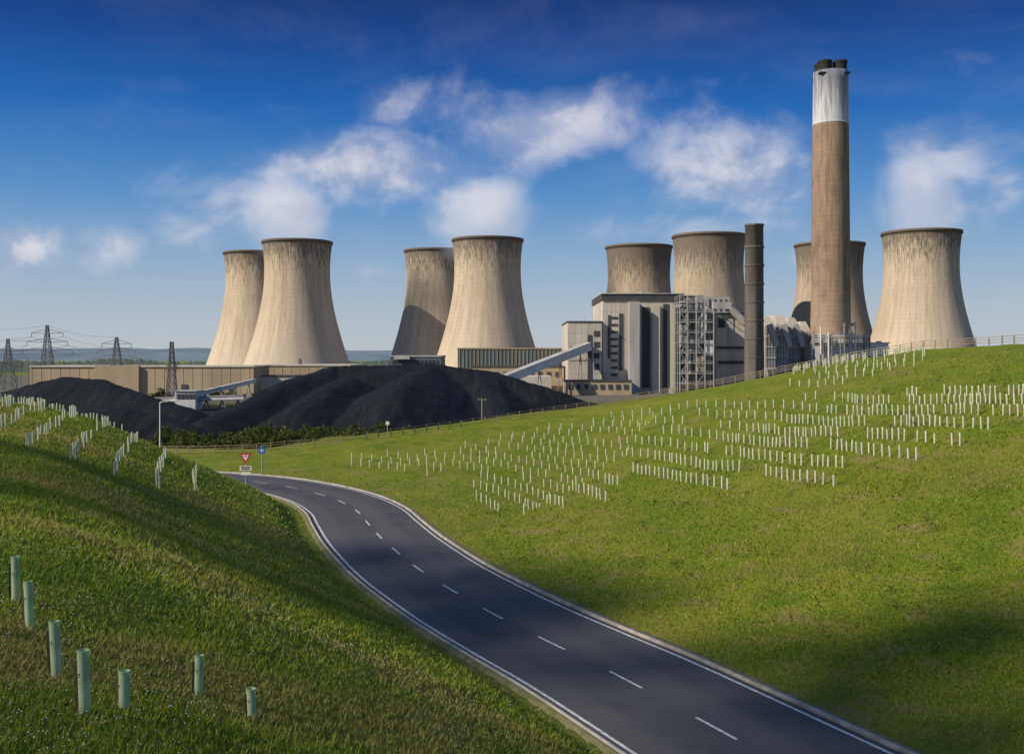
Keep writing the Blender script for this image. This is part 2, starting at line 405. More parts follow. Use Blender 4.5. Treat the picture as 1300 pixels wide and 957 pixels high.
# ------------------------------------------------------------ coal heaps
cm,t,b=newmat('coal',.8,.2)
co=t.coord(); x,y,z=t.sep(co); n1=t.noise(co,.10,6,.65); n2=t.noise(co,1.5,5,.7)
n4=t.noise(t.comb(t.m('MULTIPLY',x,1.4),t.m('MULTIPLY',y,.15),t.m('MULTIPLY',z,.2)),.5,4,.6)
c=t.mix(t.ss(n1,.35,.7),(.003,.005,.007),(.007,.010,.013)); c=t.mix(t.m('MULTIPLY',t.ss(n4,.48,.66),.6),c,(.016,.020,.024))
t.put(b.inputs['Base Color'],c); t.put(b.inputs['Normal'],t.bump(t.m('ADD',n1,n2),.6,.6))
def heap(name,ridges,slope,step=1.0,seed=0):
    R=[np.array(r,float) for r in ridges]; A=np.vstack(R); m=A[:,2].max()/slope+6
    xs=np.arange(A[:,0].min()-m,A[:,0].max()+m,step); ys=np.arange(A[:,1].min()-m,A[:,1].max()+m,step)
    Xg,Yg=np.meshgrid(xs,ys); p=np.stack([Xg.ravel(),Yg.ravel()],1)+np.stack([fbm(Xg.ravel()/20,Yg.ravel()/20,seed)*5,fbm(Xg.ravel()/20,Yg.ravel()/20,seed+5)*5],1)
    Zb=np.full(len(p),-9.)
    for r in R:
        d,_,i,tt=near(p,r); h=r[i,2]*(1-tt)+r[i+1,2]*tt; Zb=np.maximum(Zb,h-slope*np.maximum(d-2,0))
    Zb+=fbm(p[:,0]/7,p[:,1]/7,seed+2)*.7+fbm(p[:,0]/1.6,p[:,1]/14,seed+3)*.55
    V=np.stack([Xg.ravel(),Yg.ravel(),np.maximum(Zb,-1.)],1); a,b_=len(xs),len(ys)
    i=(np.arange(b_-1)[:,None]*a+np.arange(a-1)[None,:]).ravel(); Fq=np.stack([i,i+1,i+a+1,i+a],1)
    Fq=Fq[(V[Fq][:,:,2].max(1)>-.9)]
    return npmesh(name,V,Fq,[cm],True)
def rp(l): return [(PX(u,Yd),Yd,PZ(v,Yd)) for u,v,Yd in l]
heap('coal_heap',[rp([(325,505,300),(375,480,325),(425,465,340),(548,462,340),(620,471,330),(695,491,320),(748,511,315)]),
  rp([(548,462,340),(520,478,300),(500,500,270),(490,530,256)]),rp([(270,532,262),(325,505,300)]),rp([(380,520,268),(440,480,325)]),rp([(640,520,290),(620,472,330)])],.52,1.0,1)
heap('coal_heap',[rp([(10,498,330),(45,488,320),(75,479,318),(125,482,315),(175,500,300),(235,518,290)]),
  rp([(110,526,250),(160,518,252),(215,531,250),(240,541,245)])],.5,1.0,31)

# ------------------------------------------------------------ cooling towers
def tower_mat(name,dark):
    m,t,b=newmat(name,.9,.15)
    co=t.coord(); x,y,z=t.sep(co); ang=t.m('ARCTAN2',y,x)
    cx=t.m('MULTIPLY',t.m('COSINE',ang),6.0); cy=t.m('MULTIPLY',t.m('SINE',ang),6.0)
    oi=t.m('MULTIPLY',t.new('ShaderNodeObjectInfo').outputs['Random'],20)
    cx=t.m('ADD',cx,oi)
    st=t.noise(t.comb(cx,cy,t.m('MULTIPLY',z,.012)),1.4,7,.72)
    st2=t.noise(t.comb(cx,cy,t.m('MULTIPLY',z,.035)),4,6,.7)
    bl=t.noise(co,.03,6,.65)
    c=t.mix(t.ss(st,.36,.64),(.60,.50,.37),(.45,.36,.26))
    c=t.mix(t.m('MULTIPLY',t.ss(bl,.4,.7),.5),c,(.40,.32,.23))
    stk=t.m('MULTIPLY',t.ss(st2,.48,.66),t.ss(z,20,105)); c=t.mix(t.m('MULTIPLY',stk,.55),c,(.21,.17,.135))
    band=t.m('FRACT',t.m('DIVIDE',z,3.2)); bd=t.ss(t.m('ABSOLUTE',t.m('SUBTRACT',band,.5)),.40,.5)
    c=t.mix(t.m('MULTIPLY',bd,.22),c,(.24,.19,.14))
    rb=t.ss(t.m('SINE',t.m('MULTIPLY',ang,96)),.2,1); c=t.mix(t.m('MULTIPLY',rb,.10),c,(.24,.19,.15))
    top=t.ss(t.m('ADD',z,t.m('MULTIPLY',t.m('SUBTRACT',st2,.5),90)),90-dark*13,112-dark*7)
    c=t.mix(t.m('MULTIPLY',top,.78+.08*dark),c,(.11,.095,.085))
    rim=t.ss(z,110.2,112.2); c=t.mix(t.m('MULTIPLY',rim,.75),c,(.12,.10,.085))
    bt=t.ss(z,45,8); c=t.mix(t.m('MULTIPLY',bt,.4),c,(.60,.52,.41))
    if dark>.5: c=t.mix(.3,c,(.23,.18,.13))
    t.put(b.inputs['Base Color'],c); t.put(b.inputs['Normal'],t.bump(t.m('ADD',st,bd),.15,.3))
    return m
tmA=tower_mat('tower_concrete',0); tmB=tower_mat('tower_concrete_stained',1.)
def cooling_tower(uc,Yd,topw,m,zoff=0):
    x=PX(uc,Yd); rt=topw/2/F*Yd; rw=rt/1.07; zw=90.; c_=60.
    R=lambda z: rw*math.sqrt(1+((z-zw)/c_)**2)
    e=empty('cooling_tower',(x,Yd,zoff)); mb=MB()
    prof=[(R(z),z) for z in np.linspace(9,112,44)]; prof+=[(R(112)+.7,112),(R(112)+.7,114),(R(112)-.6,114)]; prof+=[(R(z)-.9,z) for z in np.linspace(112,9,14)]; prof+=[prof[0]]
    mb.lathe(prof,96,0); o=mb.obj('shell',[m],e,smooth=True)
    mb=MB(); r0=R(-1)+1; r1=R(9)-.4; n=44
    for i in range(n):
        a=2*math.pi*i/n
        for da in (-.5,.5):
            b_=a+da*2*math.pi/n; mb.beam((r0*math.cos(a),r0*math.sin(a),-.5),(r1*math.cos(b_),r1*math.sin(b_),9.3),.9)
    mb.lathe([(r0+2,-.5),(r0+2,1.2),(r0+1.4,1.2),(r0+1.4,-.5)],64)
    mb.obj('raking_columns',[m],e)
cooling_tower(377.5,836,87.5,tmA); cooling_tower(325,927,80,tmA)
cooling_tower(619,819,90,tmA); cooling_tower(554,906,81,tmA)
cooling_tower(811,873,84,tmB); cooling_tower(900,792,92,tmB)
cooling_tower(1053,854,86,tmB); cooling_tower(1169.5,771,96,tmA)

# ------------------------------------------------------------ chimneys
m,t,b=newmat('chimney_concrete',.9,.15); co=t.coord(); x,y,z=t.sep(co); ang=t.m('ARCTAN2',y,x)
cx=t.m('MULTIPLY',t.m('COSINE',ang),3.0); cy=t.m('MULTIPLY',t.m('SINE',ang),3.0)
st=t.noise(t.comb(cx,cy,t.m('MULTIPLY',z,.02)),2.5,6,.65); bl=t.noise(co,.09,5,.65)
c=t.mix(t.ss(st,.35,.65),(.34,.24,.17),(.22,.15,.11)); 
c=t.mix(t.ss(z,90,10),c,(.42,.32,.23)); c=t.mix(t.m('MULTIPLY',t.ss(bl,.45,.7),.5),c,(.15,.105,.08))
bd=t.ss(t.m('ABSOLUTE',t.m('SUBTRACT',t.m('FRACT',t.m('DIVIDE',z,3.0)),.5)),.38,.5); c=t.mix(t.m('MULTIPLY',bd,.3),c,(.14,.10,.07))
wh=t.m('GREATER_THAN',z,161.); wc=t.mix(t.ss(t.m('ADD',z,t.m('MULTIPLY',t.m('SUBTRACT',st,.5),90)),156,196),(.56,.56,.58),(.17,.18,.22))
c=t.mix(wh,c,wc); t.put(b.inputs['Base Color'],c); chm=m
blk=mat('flue_black',(.018,.017,.018),(.035,.03,.03),.5)
cX=PX(1054.5,622); e=empty('chimney',(cX,622,0)); mb=MB()
prof=[(12.4-2.1*(z/193)**.8,z) for z in np.linspace(-1,193,40)]+[(9.3,193),(9.3,190)]
mb.lathe(prof,64); mb.lathe([(10.31,161.0),(10.75,161.2),(10.75,161.8),(10.4,162)],64)
mb.obj('windshield',[chm],e,smooth=True); mb=MB()
for sx,sy in ((-4.6,-3.6),(4.6,-3.6),(-4.6,3.8),(4.6,3.8)):
    mb.lathe([(3.9,188),(3.9,197.2),(4.25,197.4),(4.25,199),(3.4,199),(3.4,195)],28,0,(sx,sy))
mb.box(-9.2,9.2,-9.,9.,190.5,191.2)
mb.obj('flues',[blk],e)
sc_=mat('old_stack_concrete',(.16,.14,.125),(.10,.088,.08),.25,.9,streak=True)
Yd=560; e=empty('chimney',(PX(957.5,Yd),Yd,0)); mb=MB(); r=11.8/F*Yd; ht=PZ(285,Yd)
mb.lathe([(r*1.05,-1),(r*1.0,ht*.5),(r*.97,ht-1.2),(r*1.03,ht-1.1),(r*1.03,ht),(r*.7,ht),(r*.7,ht-3)],40); 
for k in range(1,9): mb.lathe([(r*1.05-.005*k,k*10.),(r*1.07,k*10.1),(r*1.07,k*10.1+.25),(r*1.04-.005*k,k*10.1+.4)],40)
mb.obj('shaft',[sc_],e,smooth=True)
mb=MB(); mb.beam((-.3,-r*1.07,0),(-.3,-r*1.07,ht),.15);mb.beam((.4,-r*1.07,0),(.4,-r*1.07,ht),.15); mb.obj('ladder',[blk],e)

# ------------------------------------------------------------ power station buildings
cream=mat('cladding_cream',(.60,.55,.47),(.44,.395,.33),.15,.8,streak=True)
lgrey=mat('cladding_grey',(.46,.45,.43),(.34,.33,.31),.2,.7,streak=True)
dgrey=mat('louvre_dark',(.05,.053,.06),(.08,.08,.085),.6,.6)
tan=mat('cladding_tan',(.46,.36,.23),(.36,.28,.18),.1,.85,streak=True)
teal=mat('cladding_teal',(.12,.16,.16),(.09,.12,.13),.2,.6,streak=True)
white=mat('painted_white',(.72,.71,.68),(.55,.54,.52),.3,.6)
steel=mat('structural_steel',(.30,.30,.29),(.20,.20,.19),.4,.6)
def ub(mb,u0,u1,v0,v1,Y0,Y1,mi=0): mb.box(PX(u0,Y0),PX(u1,Y0),Y0,Y1,PZ(v1,Y0) if v1 is not None else -.5,PZ(v0,Y0),mi)
MATS=[cream,dgrey,lgrey,tan,white,steel,teal]
def panel_lines(mb,u0,u1,v0,v1,Yd,nx_,nz_,mi=1,w=.16):
    x0,x1=PX(u0,Yd),PX(u1,Yd); z1,z0=PZ(v0,Yd),max(0,PZ(v1,Yd))
    for i in range(1,nx_): x=x0+(x1-x0)*i/nx_; mb.box(x-w/2,x+w/2,Yd-.06,Yd-.003,z0,z1,mi)
    for i in range(1,nz_): z=z0+(z1-z0)*i/nz_; mb.box(x0,x1,Yd-.05,Yd-.002,z-w/2,z+w/2,mi)
e=empty('boiler_house')
mb=MB()
ub(mb,765,858,381,None,580,650,0)
mb.box(PX(765,580)-.6,PX(858,580)+4.5,579,652,PZ(381,580)+.01,PZ(373.5,580),1)
mb.box(PX(765,580)-1.0,PX(858,580)+5,578.4,653,PZ(373.5,580)+.01,PZ(372.3,580),2)
mb.obj('main_block',MATS,e)
mb=MB()
for (u0,u1,v0,v1) in [(786,791,398,470),(815,825,390,492),(842,849,386,492),(772,775,400,455)]: ub(mb,u0,u1,v0,v1,579.6,579.99,1)
ub(mb,799,812,383,None,572,579.5,2); ub(mb,828,838,388,None,577.5,579.9,0)
for k in range(9): ub(mb,776,784,402+k*9,405+k*9,579.7,579.98,1)
panel_lines(mb,765,798,383,500,580,6,9,2,.14)
mb.obj('louvres',MATS,e)
mb=MB()
ub(mb,721,764,409,None,574,640,0); ub(mb,720,765,407.5,409,573.5,641,1)
ub(mb,746,751,425,485,573.6,573.99,1)
for k in range(5): ub(mb,724+k*4.3,726+k*4.3,440,446,573.7,573.98,1)
for k in range(4): ub(mb,754,761,420+k*14,427+k*14,573.7,573.98,1)
ub(mb,722,744,455,458,573.7,573.98,2)
panel_lines(mb,721,764,410,500,574,5,7,2,.14)
ub(mb,716,802,484,None,556,573.5,3); ub(mb,716,802,482.5,484,555.5,573.5,1)
for k in range(8): ub(mb,722+k*10,727+k*10,488,494,555.6,555.98,1)
mb.obj('bunker_bay',MATS,e)
mb=MB()
for k in range(12):
    x=PX(random.uniform(770,850),600); h=random.uniform(1,3.4); y=random.uniform(590,640); w=random.uniform(1,3)
    mb.box(x,x+w,y,y+w,PZ(373.5,580)+.3,PZ(372,580)+h,random.choice((2,1,4)))
for u in (770,792,812,835,856): mb.beam((PX(u,582),582,PZ(372.3,580)),(PX(u,582),582,PZ(366,582)),.18,5)
for u in (725,735,742,758): mb.beam((PX(u,576),576,PZ(409,576)),(PX(u,576),576,PZ(404,576)),.16,5)
mb.obj('roof_plant',MATS,e)
e2=empty('steel_framework'); mb=MB(); 
xs=[PX(u,562) for u in (863,873,884,895,906)]; ys=[562,570,578]; zs=[0]+[PZ(v,562) for v in (487,474,461,448,435,422,409,396,384,375)]
zt=zs[-1]
for i,x in enumerate(xs):
    for y in ys: mb.beam((x,y,0),(x,y,zt if i<4 else zs[-3]),.55,2 if y==562 else 5)
for k,z in enumerate(zs[1:]):
    lim=4 if k<8 else 3
    for y in ys: mb.beam((xs[0],y,z),(xs[lim],y,z),.4,2 if y==562 else 5)
    for i in range(lim+1): mb.beam((xs[i],ys[0],z),(xs[i],ys[-1],z),.35,5)
    mb.box(xs[0]+.3,xs[2],ys[0]+.4,ys[2],z-.35,z-.30,5)
    mb.beam((xs[0],561.9,z+1.1),(xs[lim],561.9,z+1.1),.12,4)
    if k<9:
        a,b_=(0,1) if k%2 else (1,0)
        mb.beam((xs[a],562,z),(xs[b_],562,zs[k+2] if k+2<len(zs) else zt),.26,2)
        mb.beam((xs[3-a+0],562,z),(xs[2+a],562,zs[k+2] if k+2<len(zs) else zt),.26,2)
mb.obj('frame',MATS,e2)
mb=MB()
ub(mb,872,902,392,None,579,600,2); ub(mb,884,894,400,470,570.5,577.5,0); ub(mb,864,872,412,440,563,569,2); ub(mb,896,905,432,452,563,569,4)
ub(mb,874,883,425,446,564,570,5); ub(mb,885,894,452,472,563,569,3)
for k in range(5): mb.tube((xs[1]+2+k*2.2,566,zs[2+k]),(xs[1]+2+k*2.2,566,zs[5+k]),.6,.6,10,4)
mb.obj('enclosed_plant',MATS,e2)
e3=empty('precipitator_house'); mb=MB()
ub(mb,868,926,377,None,622,690,2)
for k in range(8): ub(mb,872+k*7,874+k*7,380,395,621.7,621.98,1)
ub(mb,908,946,399,None,585,640,0); ub(mb,907,947,397,399,584.5,641,1)
panel_lines(mb,908,946,399,480,585,5,6,2,.2)
ub(mb,912,921,404,416,584.6,584.98,1); ub(mb,925,931,404,440,584.5,584.98,2); ub(mb,910,944,440,443,584.4,584.97,1); ub(mb,912,944,458,462,584.4,584.97,1)
ub(mb,945,972,408,None,600,650,2)
mb.obj('west_casing',MATS,e3); mb=MB()
for k,(u0,u1,v0,Yd) in enumerate([(971,985,402,575),(985,1001,400,592),(1001,1016,403,610),(1016,1029,408,630)]):
    ub(mb,u0,u1,v0+12,None,Yd,Yd+40,2)
    x0,x1=PX(u0,Yd),PX(u1,Yd); za=PZ(v0+12,Yd)+.01; zb=PZ(v0,Yd); xm=(x0*.7+x1*.3)
    mb.add([(x0,Yd,za),(x1,Yd,za),(xm+2,Yd+2,zb),(x0+.5,Yd+2,zb),(x0,Yd+38,za),(x1,Yd+38,za),(xm+2,Yd+36,zb),(x0+.5,Yd+36,zb)],
           [(0,1,2,3),(5,4,7,6),(1,5,6,2),(4,0,3,7),(3,2,6,7)],0)
    for j in range(4): 
        xx_=x0+(x1-x0)*(j+.5)/4; mb.box(xx_-.25,xx_+.25,Yd-.5,Yd-.01,2,za-1,5)
    for j in range(4): mb.box(x0,x1,Yd-.8,Yd-.02,za-6-j*6,za-5.6-j*6,4)
    for j in range(2):
        xa=x0+(x1-x0)*j/2; xb=x0+(x1-x0)*(j+1)/2; zc_=14
        mb.add([(xa,Yd-5,zc_),(xb,Yd-5,zc_),(xb,Yd-.9,zc_),(xa,Yd-.9,zc_),((xa+xb)/2-.4,Yd-3,zc_-6),((xa+xb)/2+.4,Yd-3,zc_-6),((xa+xb)/2+.4,Yd-2.4,zc_-6),((xa+xb)/2-.4,Yd-2.4,zc_-6)],
               [(0,1,5,4),(1,2,6,5),(2,3,7,6),(3,0,4,7),(4,5,6,7),(0,3,2,1)],2)
for (u,Yd) in ((975,572),(992,588),(1008,606)):
    mb.beam((PX(u,Yd),Yd-3,PZ(412,Yd)),(PX(u+9,Yd),Yd-3,PZ(440,Yd)),3.0,2)
mb.tube((PX(926,583),583,PZ(390,583)),(PX(946,583),583,PZ(410,583)),2.2,2.2,14,2)
mb.beam((PX(905,583),583,PZ(388,583)),(PX(928,583),583,PZ(388,583)),4,2)
mb.obj('electrostatic_units',MATS,e3)
e4=empty('process_plant'); mb=MB()
ub(mb,1030,1128,436,None,600,640,4); ub(mb,1028,1130,434.5,436,599.5,641,2)
for u,v in ((1036,428),(1046,424),(1068,429),(1088,431),(1112,433)):
    ub(mb,u,u+7,v,435,605,612,random.choice((0,2,4)))
for u,v in ((1033,420),(1042,414),(1052,422),(1072,410),(1079,413),(1086,408),(1097,424),(1104,426)):
    mb.tube((PX(u,596),596,0),(PX(u,596),596,PZ(v,596)),.55,.5,10,random.choice((5,4)))
for k in range(5): mb.tube((PX(1030,597),597,PZ(426+k*3,597)),(PX(1105,597),597,PZ(427+k*3,597)),.4,.4,8,random.choice((2,4,5)))
for k in range(7): mb.beam((PX(1034+k*11,595),595,0),(PX(1034+k*11,595),595,PZ(424,595)),.4,5)
for u in (1075,1082): mb.box(PX(u,594)-.8,PX(u,594)+.8,593,595,PZ(414,594),PZ(410,594),3)
mb.obj('vessels_and_pipes',MATS,e4)
e5=empty('turbine_hall'); mb=MB()
ub(mb,581,718,443,None,640,720,6); ub(mb,580,719,441.5,443,639.5,721,3)
for k in range(28): ub(mb,583+k*4.8,583.7+k*4.8,444,None,639.6,639.98,3)
ub(mb,600,716,466,None,600,639,3); ub(mb,599,717,464.8,466,599.5,639,1)
for k in range(10): ub(mb,606+k*11,611+k*11,472,478,599.6,599.98,1)
ub(mb,640,700,478,None,560,596,0)
mb.obj('hall',MATS,e5)
e6=empty('workshop_building'); mb=MB()
ub(mb,495,560,453,None,660,700,6); ub(mb,494,561,451,453,659.5,701,2); ub(mb,500,520,451.1,456,655,659,2)
for k in range(12): ub(mb,498+k*5,501+k*5,457,461,659.6,659.98,1)
mb.obj('walls',MATS,e6)
e7=empty('long_store_building'); mb=MB()
ub(mb,38,322,466,None,545,580,3); ub(mb,37,323,464.3,466,544.4,581,0)
ub(mb,322,443,464.6,None,585,640,3); ub(mb,321,444,463,464.6,584.5,641,0)
ub(mb,120,176,464,None,543,544.9,3)
for k in range(24): ub(mb,40+k*12,40.3+k*12,467,None,544.85,544.98,0)
for k in range(11): ub(mb,325+k*11,325.3+k*11,466,None,584.85,584.98,0)
for u in (60,150,230,290): ub(mb,u,u+8,488,None,544.6,544.96,1)
ub(mb,443,470,466,None,600,640,0)
ub(mb,322,372,478,None,560,584,0); ub(mb,321,373,476.8,478,559.5,584,1)
mb.obj('walls',MATS,e7)
e8=empty('control_cabin'); mb=MB()
ub(mb,222,248,497,None,400,410,4); ub(mb,221,249,496,497,399.5,410.5,2)
for k in range(5): ub(mb,224+k*5,227.5+k*5,500,506,399.7,399.98,1)
mb.obj('cabin',MATS,e8)
def conveyor(p,q,w,h,legs,name='conveyor'):
    e=empty(name); mb=MB(); mb.beam(p,q,w,4,h)
    P_,Q_=Vector(p),Vector(q); mb.beam(P_+Vector((0,0,h/2+.15)),Q_+Vector((0,0,h/2+.15)),w+.5,2,.3)
    mb.beam(P_-Vector((0,w/2+.1,h/2)),Q_-Vector((0,w/2+.1,h/2)),.3,1,.3)
    mb.obj('gallery',MATS,e); mb=MB()
    for k in range(legs):
        c=P_.lerp(Q_,(k+.6)/legs); 
        for s in (-1,1): mb.beam((c.x+s*1.6,c.y,0),(c.x,c.y,c.z-h/2),.45,5)
        mb.beam((c.x-1.2,c.y,c.z*.35),(c.x+1.2,c.y,c.z*.35),.3,5)
    mb.obj('trestles',MATS,e)
conveyor((PX(640,520),520,PZ(482,520)),(PX(746,575),572,PZ(440,575)),4.5,4.2,4)
conveyor((PX(150,405),405,3.5),(PX(310,405),405,5),2.2,1.5,8)
conveyor((PX(248,408),408,6),(PX(322,500),500,9),2.2,1.6,4)

# ------------------------------------------------------------ pylons
pm=mat('galvanised_steel',(.17,.18,.19),(.12,.12,.13),1,.6)
def pylon(u,Yd,vtop,wid=8,arms=3,armw=9):
    x=PX(u,Yd); ht=PZ(vtop,Yd); e=empty('electricity_pylon',(x,Yd,0)); mb=MB(); w=.36
    def hw(z): return wid/2*(1-z/ht)**1.1+.5
    lv=[ht*f for f in (0,.16,.3,.42,.53,.63,.72,.8,.88,.95,1)]
    for a,b_ in zip(lv[:-1],lv[1:]):
        A=hw(a);B=hw(b_); cs=[(-1,-1),(1,-1),(1,1),(-1,1)]
        for i in range(4):
            p=cs[i];q=cs[(i+1)%4]
            mb.beam((p[0]*A,p[1]*A,a),(p[0]*B,p[1]*B,b_),w)
            mb.beam((p[0]*A,p[1]*A,a),(q[0]*B,q[1]*B,b_),w*.55); mb.beam((q[0]*A,q[1]*A,a),(p[0]*B,p[1]*B,b_),w*.55)
            mb.beam((p[0]*B,p[1]*B,b_),(q[0]*B,q[1]*B,b_),w*.55)
    tips=[]
    for k in range(arms):
        z=ht*(.62+.13*k); L=armw*(1,.8,.62)[k] if arms>1 else armw
        for s in (-1,1):
            mb.beam((s*hw(z),0,z),(s*L,0,z+.3),w*.8); mb.beam((s*hw(z),0,z+2.2),(s*L,0,z+.3),w*.7)
            mb.beam((s*L,0,z+.3),(s*L,0,z-2),.25); tips.append((x+s*L,Yd,z-2))
    tips.append((x,Yd,ht)); mb.obj('lattice',[pm],e); return tips
T1=pylon(60,600,413,8,3,15); T2=pylon(148,560,428,8,3,13); T0=pylon(-60,560,415,8,3,14); T4=pylon(10,640,430,7,2,12)
pylon(218,430,434,3.2,1,2.2); T5=pylon(381,620,455,4,1,5)
wmm=mat('conductor',(.06,.06,.06)); mb=MB()
for A,B in ((T0,T1),(T1,T2),(T4,T1)):
    for p,q in zip(A,B):
        prev=p
        for k in range(1,13):
            f=k/12; c=(p[0]+(q[0]-p[0])*f,p[1]+(q[1]-p[1])*f,p[2]+(q[2]-p[2])*f-4*4*f*(1-f)*.5)
            mb.beam(prev,c,.10); prev=c
mb.obj('power_lines',[wmm])
mb=MB()
for k in range(16):
    u=random.uniform(-20,200);Yd=random.uniform(580,640);x=PX(u,Yd);h=random.uniform(10,20)
    mb.beam((x,Yd,0),(x,Yd,h),.35)
    if k%2: mb.beam((x,Yd,h*.9),(x+9,Yd,h*.9),.3); mb.beam((x+9,Yd,0),(x+9,Yd,h),.35)
mb.obj('substation_gantry',[pm])

# ------------------------------------------------------------ roadside furniture
pole=mat('pole_grey',(.42,.44,.45),(.34,.35,.36),4,.5,metal=.3)
red=mat('sign_red',(.55,.02,.02),(.45,.02,.02),6,.5); blue=mat('sign_blue',(.03,.12,.45),(.02,.10,.38),6,.5); wht=mat('sign_white',(.78,.78,.76),(.7,.7,.68),5,.5)
bk=mat('sign_black',(.02,.02,.02))
x,y=-21.55,82.9; z=float(zat(x,y)); e=empty('give_way_sign',(x,y,z)); mb=MB()
mb.tube((0,0,-.2),(0,0,3.0),.045,.045,10,0); mb.obj('post',[pole],e)
mb=MB(); 
def tri(s,zc,y0,y1,mi): 
    h=s*.866; a=[(-s/2,zc+h/3),(s/2,zc+h/3),(0,zc-2*h/3)]
    mb.add([(p[0],y0,p[1]) for p in a]+[(p[0],y1,p[1]) for p in a],[(0,2,1),(3,4,5),(0,1,4,3),(1,2,5,4),(2,0,3,5)],mi)
tri(1.0,2.72,-.07,-.05,0); tri(.58,2.72,-.076,-.0705,1)
mb.box(-.16,.16,-.08,-.0765,2.74,2.80,2)
mb.box(-.48,.48,-.07,-.05,1.62,2.0,1); mb.box(-.40,.40,-.0745,-.0705,1.84,1.93,2); mb.box(-.34,.34,-.0745,-.0705,1.69,1.78,2)
mb.box(-.38,.38,-.07,-.05,1.25,1.5,1)
mb.obj('plates',[red,wht,bk],e)
x,y=-22.9,93.8; z=float(zat(x,y)); e=empty('direction_sign',(x,y,z)); mb=MB(); mb.tube((0,0,-.2),(0,0,2.6),.05,.05,10,0); mb.obj('post',[pole],e)
mb=MB(); mb.box(-.3,.3,-.08,-.06,1.95,2.5,0); mb.box(-.22,.22,-.085,-.0805,2.2,2.26,1); mb.box(-.03,.03,-.0852,-.0807,2.02,2.4,1); mb.obj('plate',[blue,wht],e)
x=PX(203,103);y=103; z=float(zat(x,y)); e=empty('street_lamp',(x,y,z)); mb=MB(); ht=PZ(511,103)-z
mb.tube((0,0,-.3),(0,0,1.2),.11,.11,12); mb.tube((0,0,1.2),(0,0,ht),.07,.05,12); mb.tube((0,0,ht),(.5,-.3,ht+.12),.04,.035,8); mb.box(.35,.95,-.45,-.2,ht+.07,ht+.19,1)
mb.obj('column_and_head',[wht,pole],e)
x=PX(612,126);y=126; z=float(zat(x,y)); e=empty('utility_pole',(x,y,z)); mb=MB(); ht=PZ(505,126)-z
mb.tube((0,0,-.3),(0,0,ht),.10,.08,10); mb.beam((-.5,0,ht-.25),(.5,0,ht-.25),.1); 
for s in (-.45,0,.45): mb.tube((s,0,ht-.2),(s,0,ht+.0),.04,.05,8)
mb.obj('pole_and_crossarm',[fm],e)
x=PX(492,119);y=119; z=float(zat(x,y)); e=empty('marker_post',(x,y,z)); mb=MB(); mb.tube((0,0,-.2),(0,0,1.4),.05,.05,8); mb.box(-.2,.2,-.08,-.055,1.05,1.45,1); mb.obj('post_and_plate',[pole,wht],e)

# ------------------------------------------------------------ distant hills
hm=mat('far_hills',(.18,.23,.28),(.12,.17,.20),.004,.95)  # bluish tone paints distance haze into the base colour
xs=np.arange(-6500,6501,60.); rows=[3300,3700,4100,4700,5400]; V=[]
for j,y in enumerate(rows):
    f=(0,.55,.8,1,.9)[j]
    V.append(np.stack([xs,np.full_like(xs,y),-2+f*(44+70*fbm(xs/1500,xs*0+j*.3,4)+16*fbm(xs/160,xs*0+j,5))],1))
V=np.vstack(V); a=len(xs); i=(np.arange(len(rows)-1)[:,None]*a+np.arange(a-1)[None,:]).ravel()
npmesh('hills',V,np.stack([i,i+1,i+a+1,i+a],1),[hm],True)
tmh=mat('distant_trees',(.07,.10,.085),(.11,.14,.12),.02,.95)
mb=MB()
V=[];xs=np.arange(-1500,1500,2.5)
for y,hh,sd in ((1500,12,1),(1250,10,2)):
    z=hh*(.9+1.3*np.abs(fbm(xs/14,xs*0,sd))+1.6*fbm(xs/120,xs*0,sd+3)+.5*fbm(xs/4,xs*0,sd+8))
    for k in range(len(xs)-1): mb.add([(xs[k],y,-1),(xs[k+1],y,-1),(xs[k+1],y+4,max(z[k+1],.5)),(xs[k],y+4,max(z[k],.5)),(xs[k+1],y+12,-1),(xs[k],y+12,-1)],[(0,1,2,3),(3,2,4,5)])
mb.obj('tree_belt',[tmh])

# ------------------------------------------------------------ sun direction
SEL=math.radians(34); sx,sy=-.90,-.43; L=math.hypot(sx,sy); sx/=L; sy/=L
to_sun=Vector((sx*math.cos(SEL),sy*math.cos(SEL),math.sin(SEL)))
ld=bpy.data.lights.new('sun','SUN'); ld.energy=5.0; ld.angle=math.radians(.5); ld.color=(1,.89,.72)
lo=bpy.data.objects.new('sun',ld); scene.collection.objects.link(lo); lo.rotation_euler=to_sun.to_track_quat('Z','Y').to_euler(); lo.location=(-100,-60,150)

# ------------------------------------------------------------ unseen puffs added up-sun, shaped to cast shadow patches on the foreground
cw=mat('shadow_caster_white',(.8,.8,.8),(.75,.75,.76),.05,.95)
def shadow_caster(targets,D):
    bm=bmesh.new()
    for (tx,ty,tz,rx,ry,n) in targets:
        for i in range(n):
            a=random.random()*2*math.pi; r=math.sqrt(random.random())
            q=Vector((tx+math.cos(a)*r*rx,ty+math.sin(a)*r*ry,tz))+to_sun*(D+random.uniform(-12,12))
            s=random.uniform(.6,1.5)
            ret=bmesh.ops.create_icosphere(bm,subdivisions=2,radius=s)
            for v in ret['verts']:
                v.co=v.co*(1+.35*mnoise.noise(v.co*.9+Vector((i,0,0)))); v.co.x*=1.5; v.co+=q
    me=bpy.data.meshes.new('shadow_caster'); bm.to_mesh(me); bm.free(); me.materials.append(cw)
    o=bpy.data.objects.new('shadow_caster',me); scene.collection.objects.link(o)
shadow_caster([(20,29,14,17,8,56),(8,31,11,7,8,26),(0,45,11,6,6,18)],560)
shadow_caster([(-17,45,19,7,5,20),(-8,38,14,5,6,14),(1,18,14,6,6,14),(-9,55,12,4,5,9)],560)

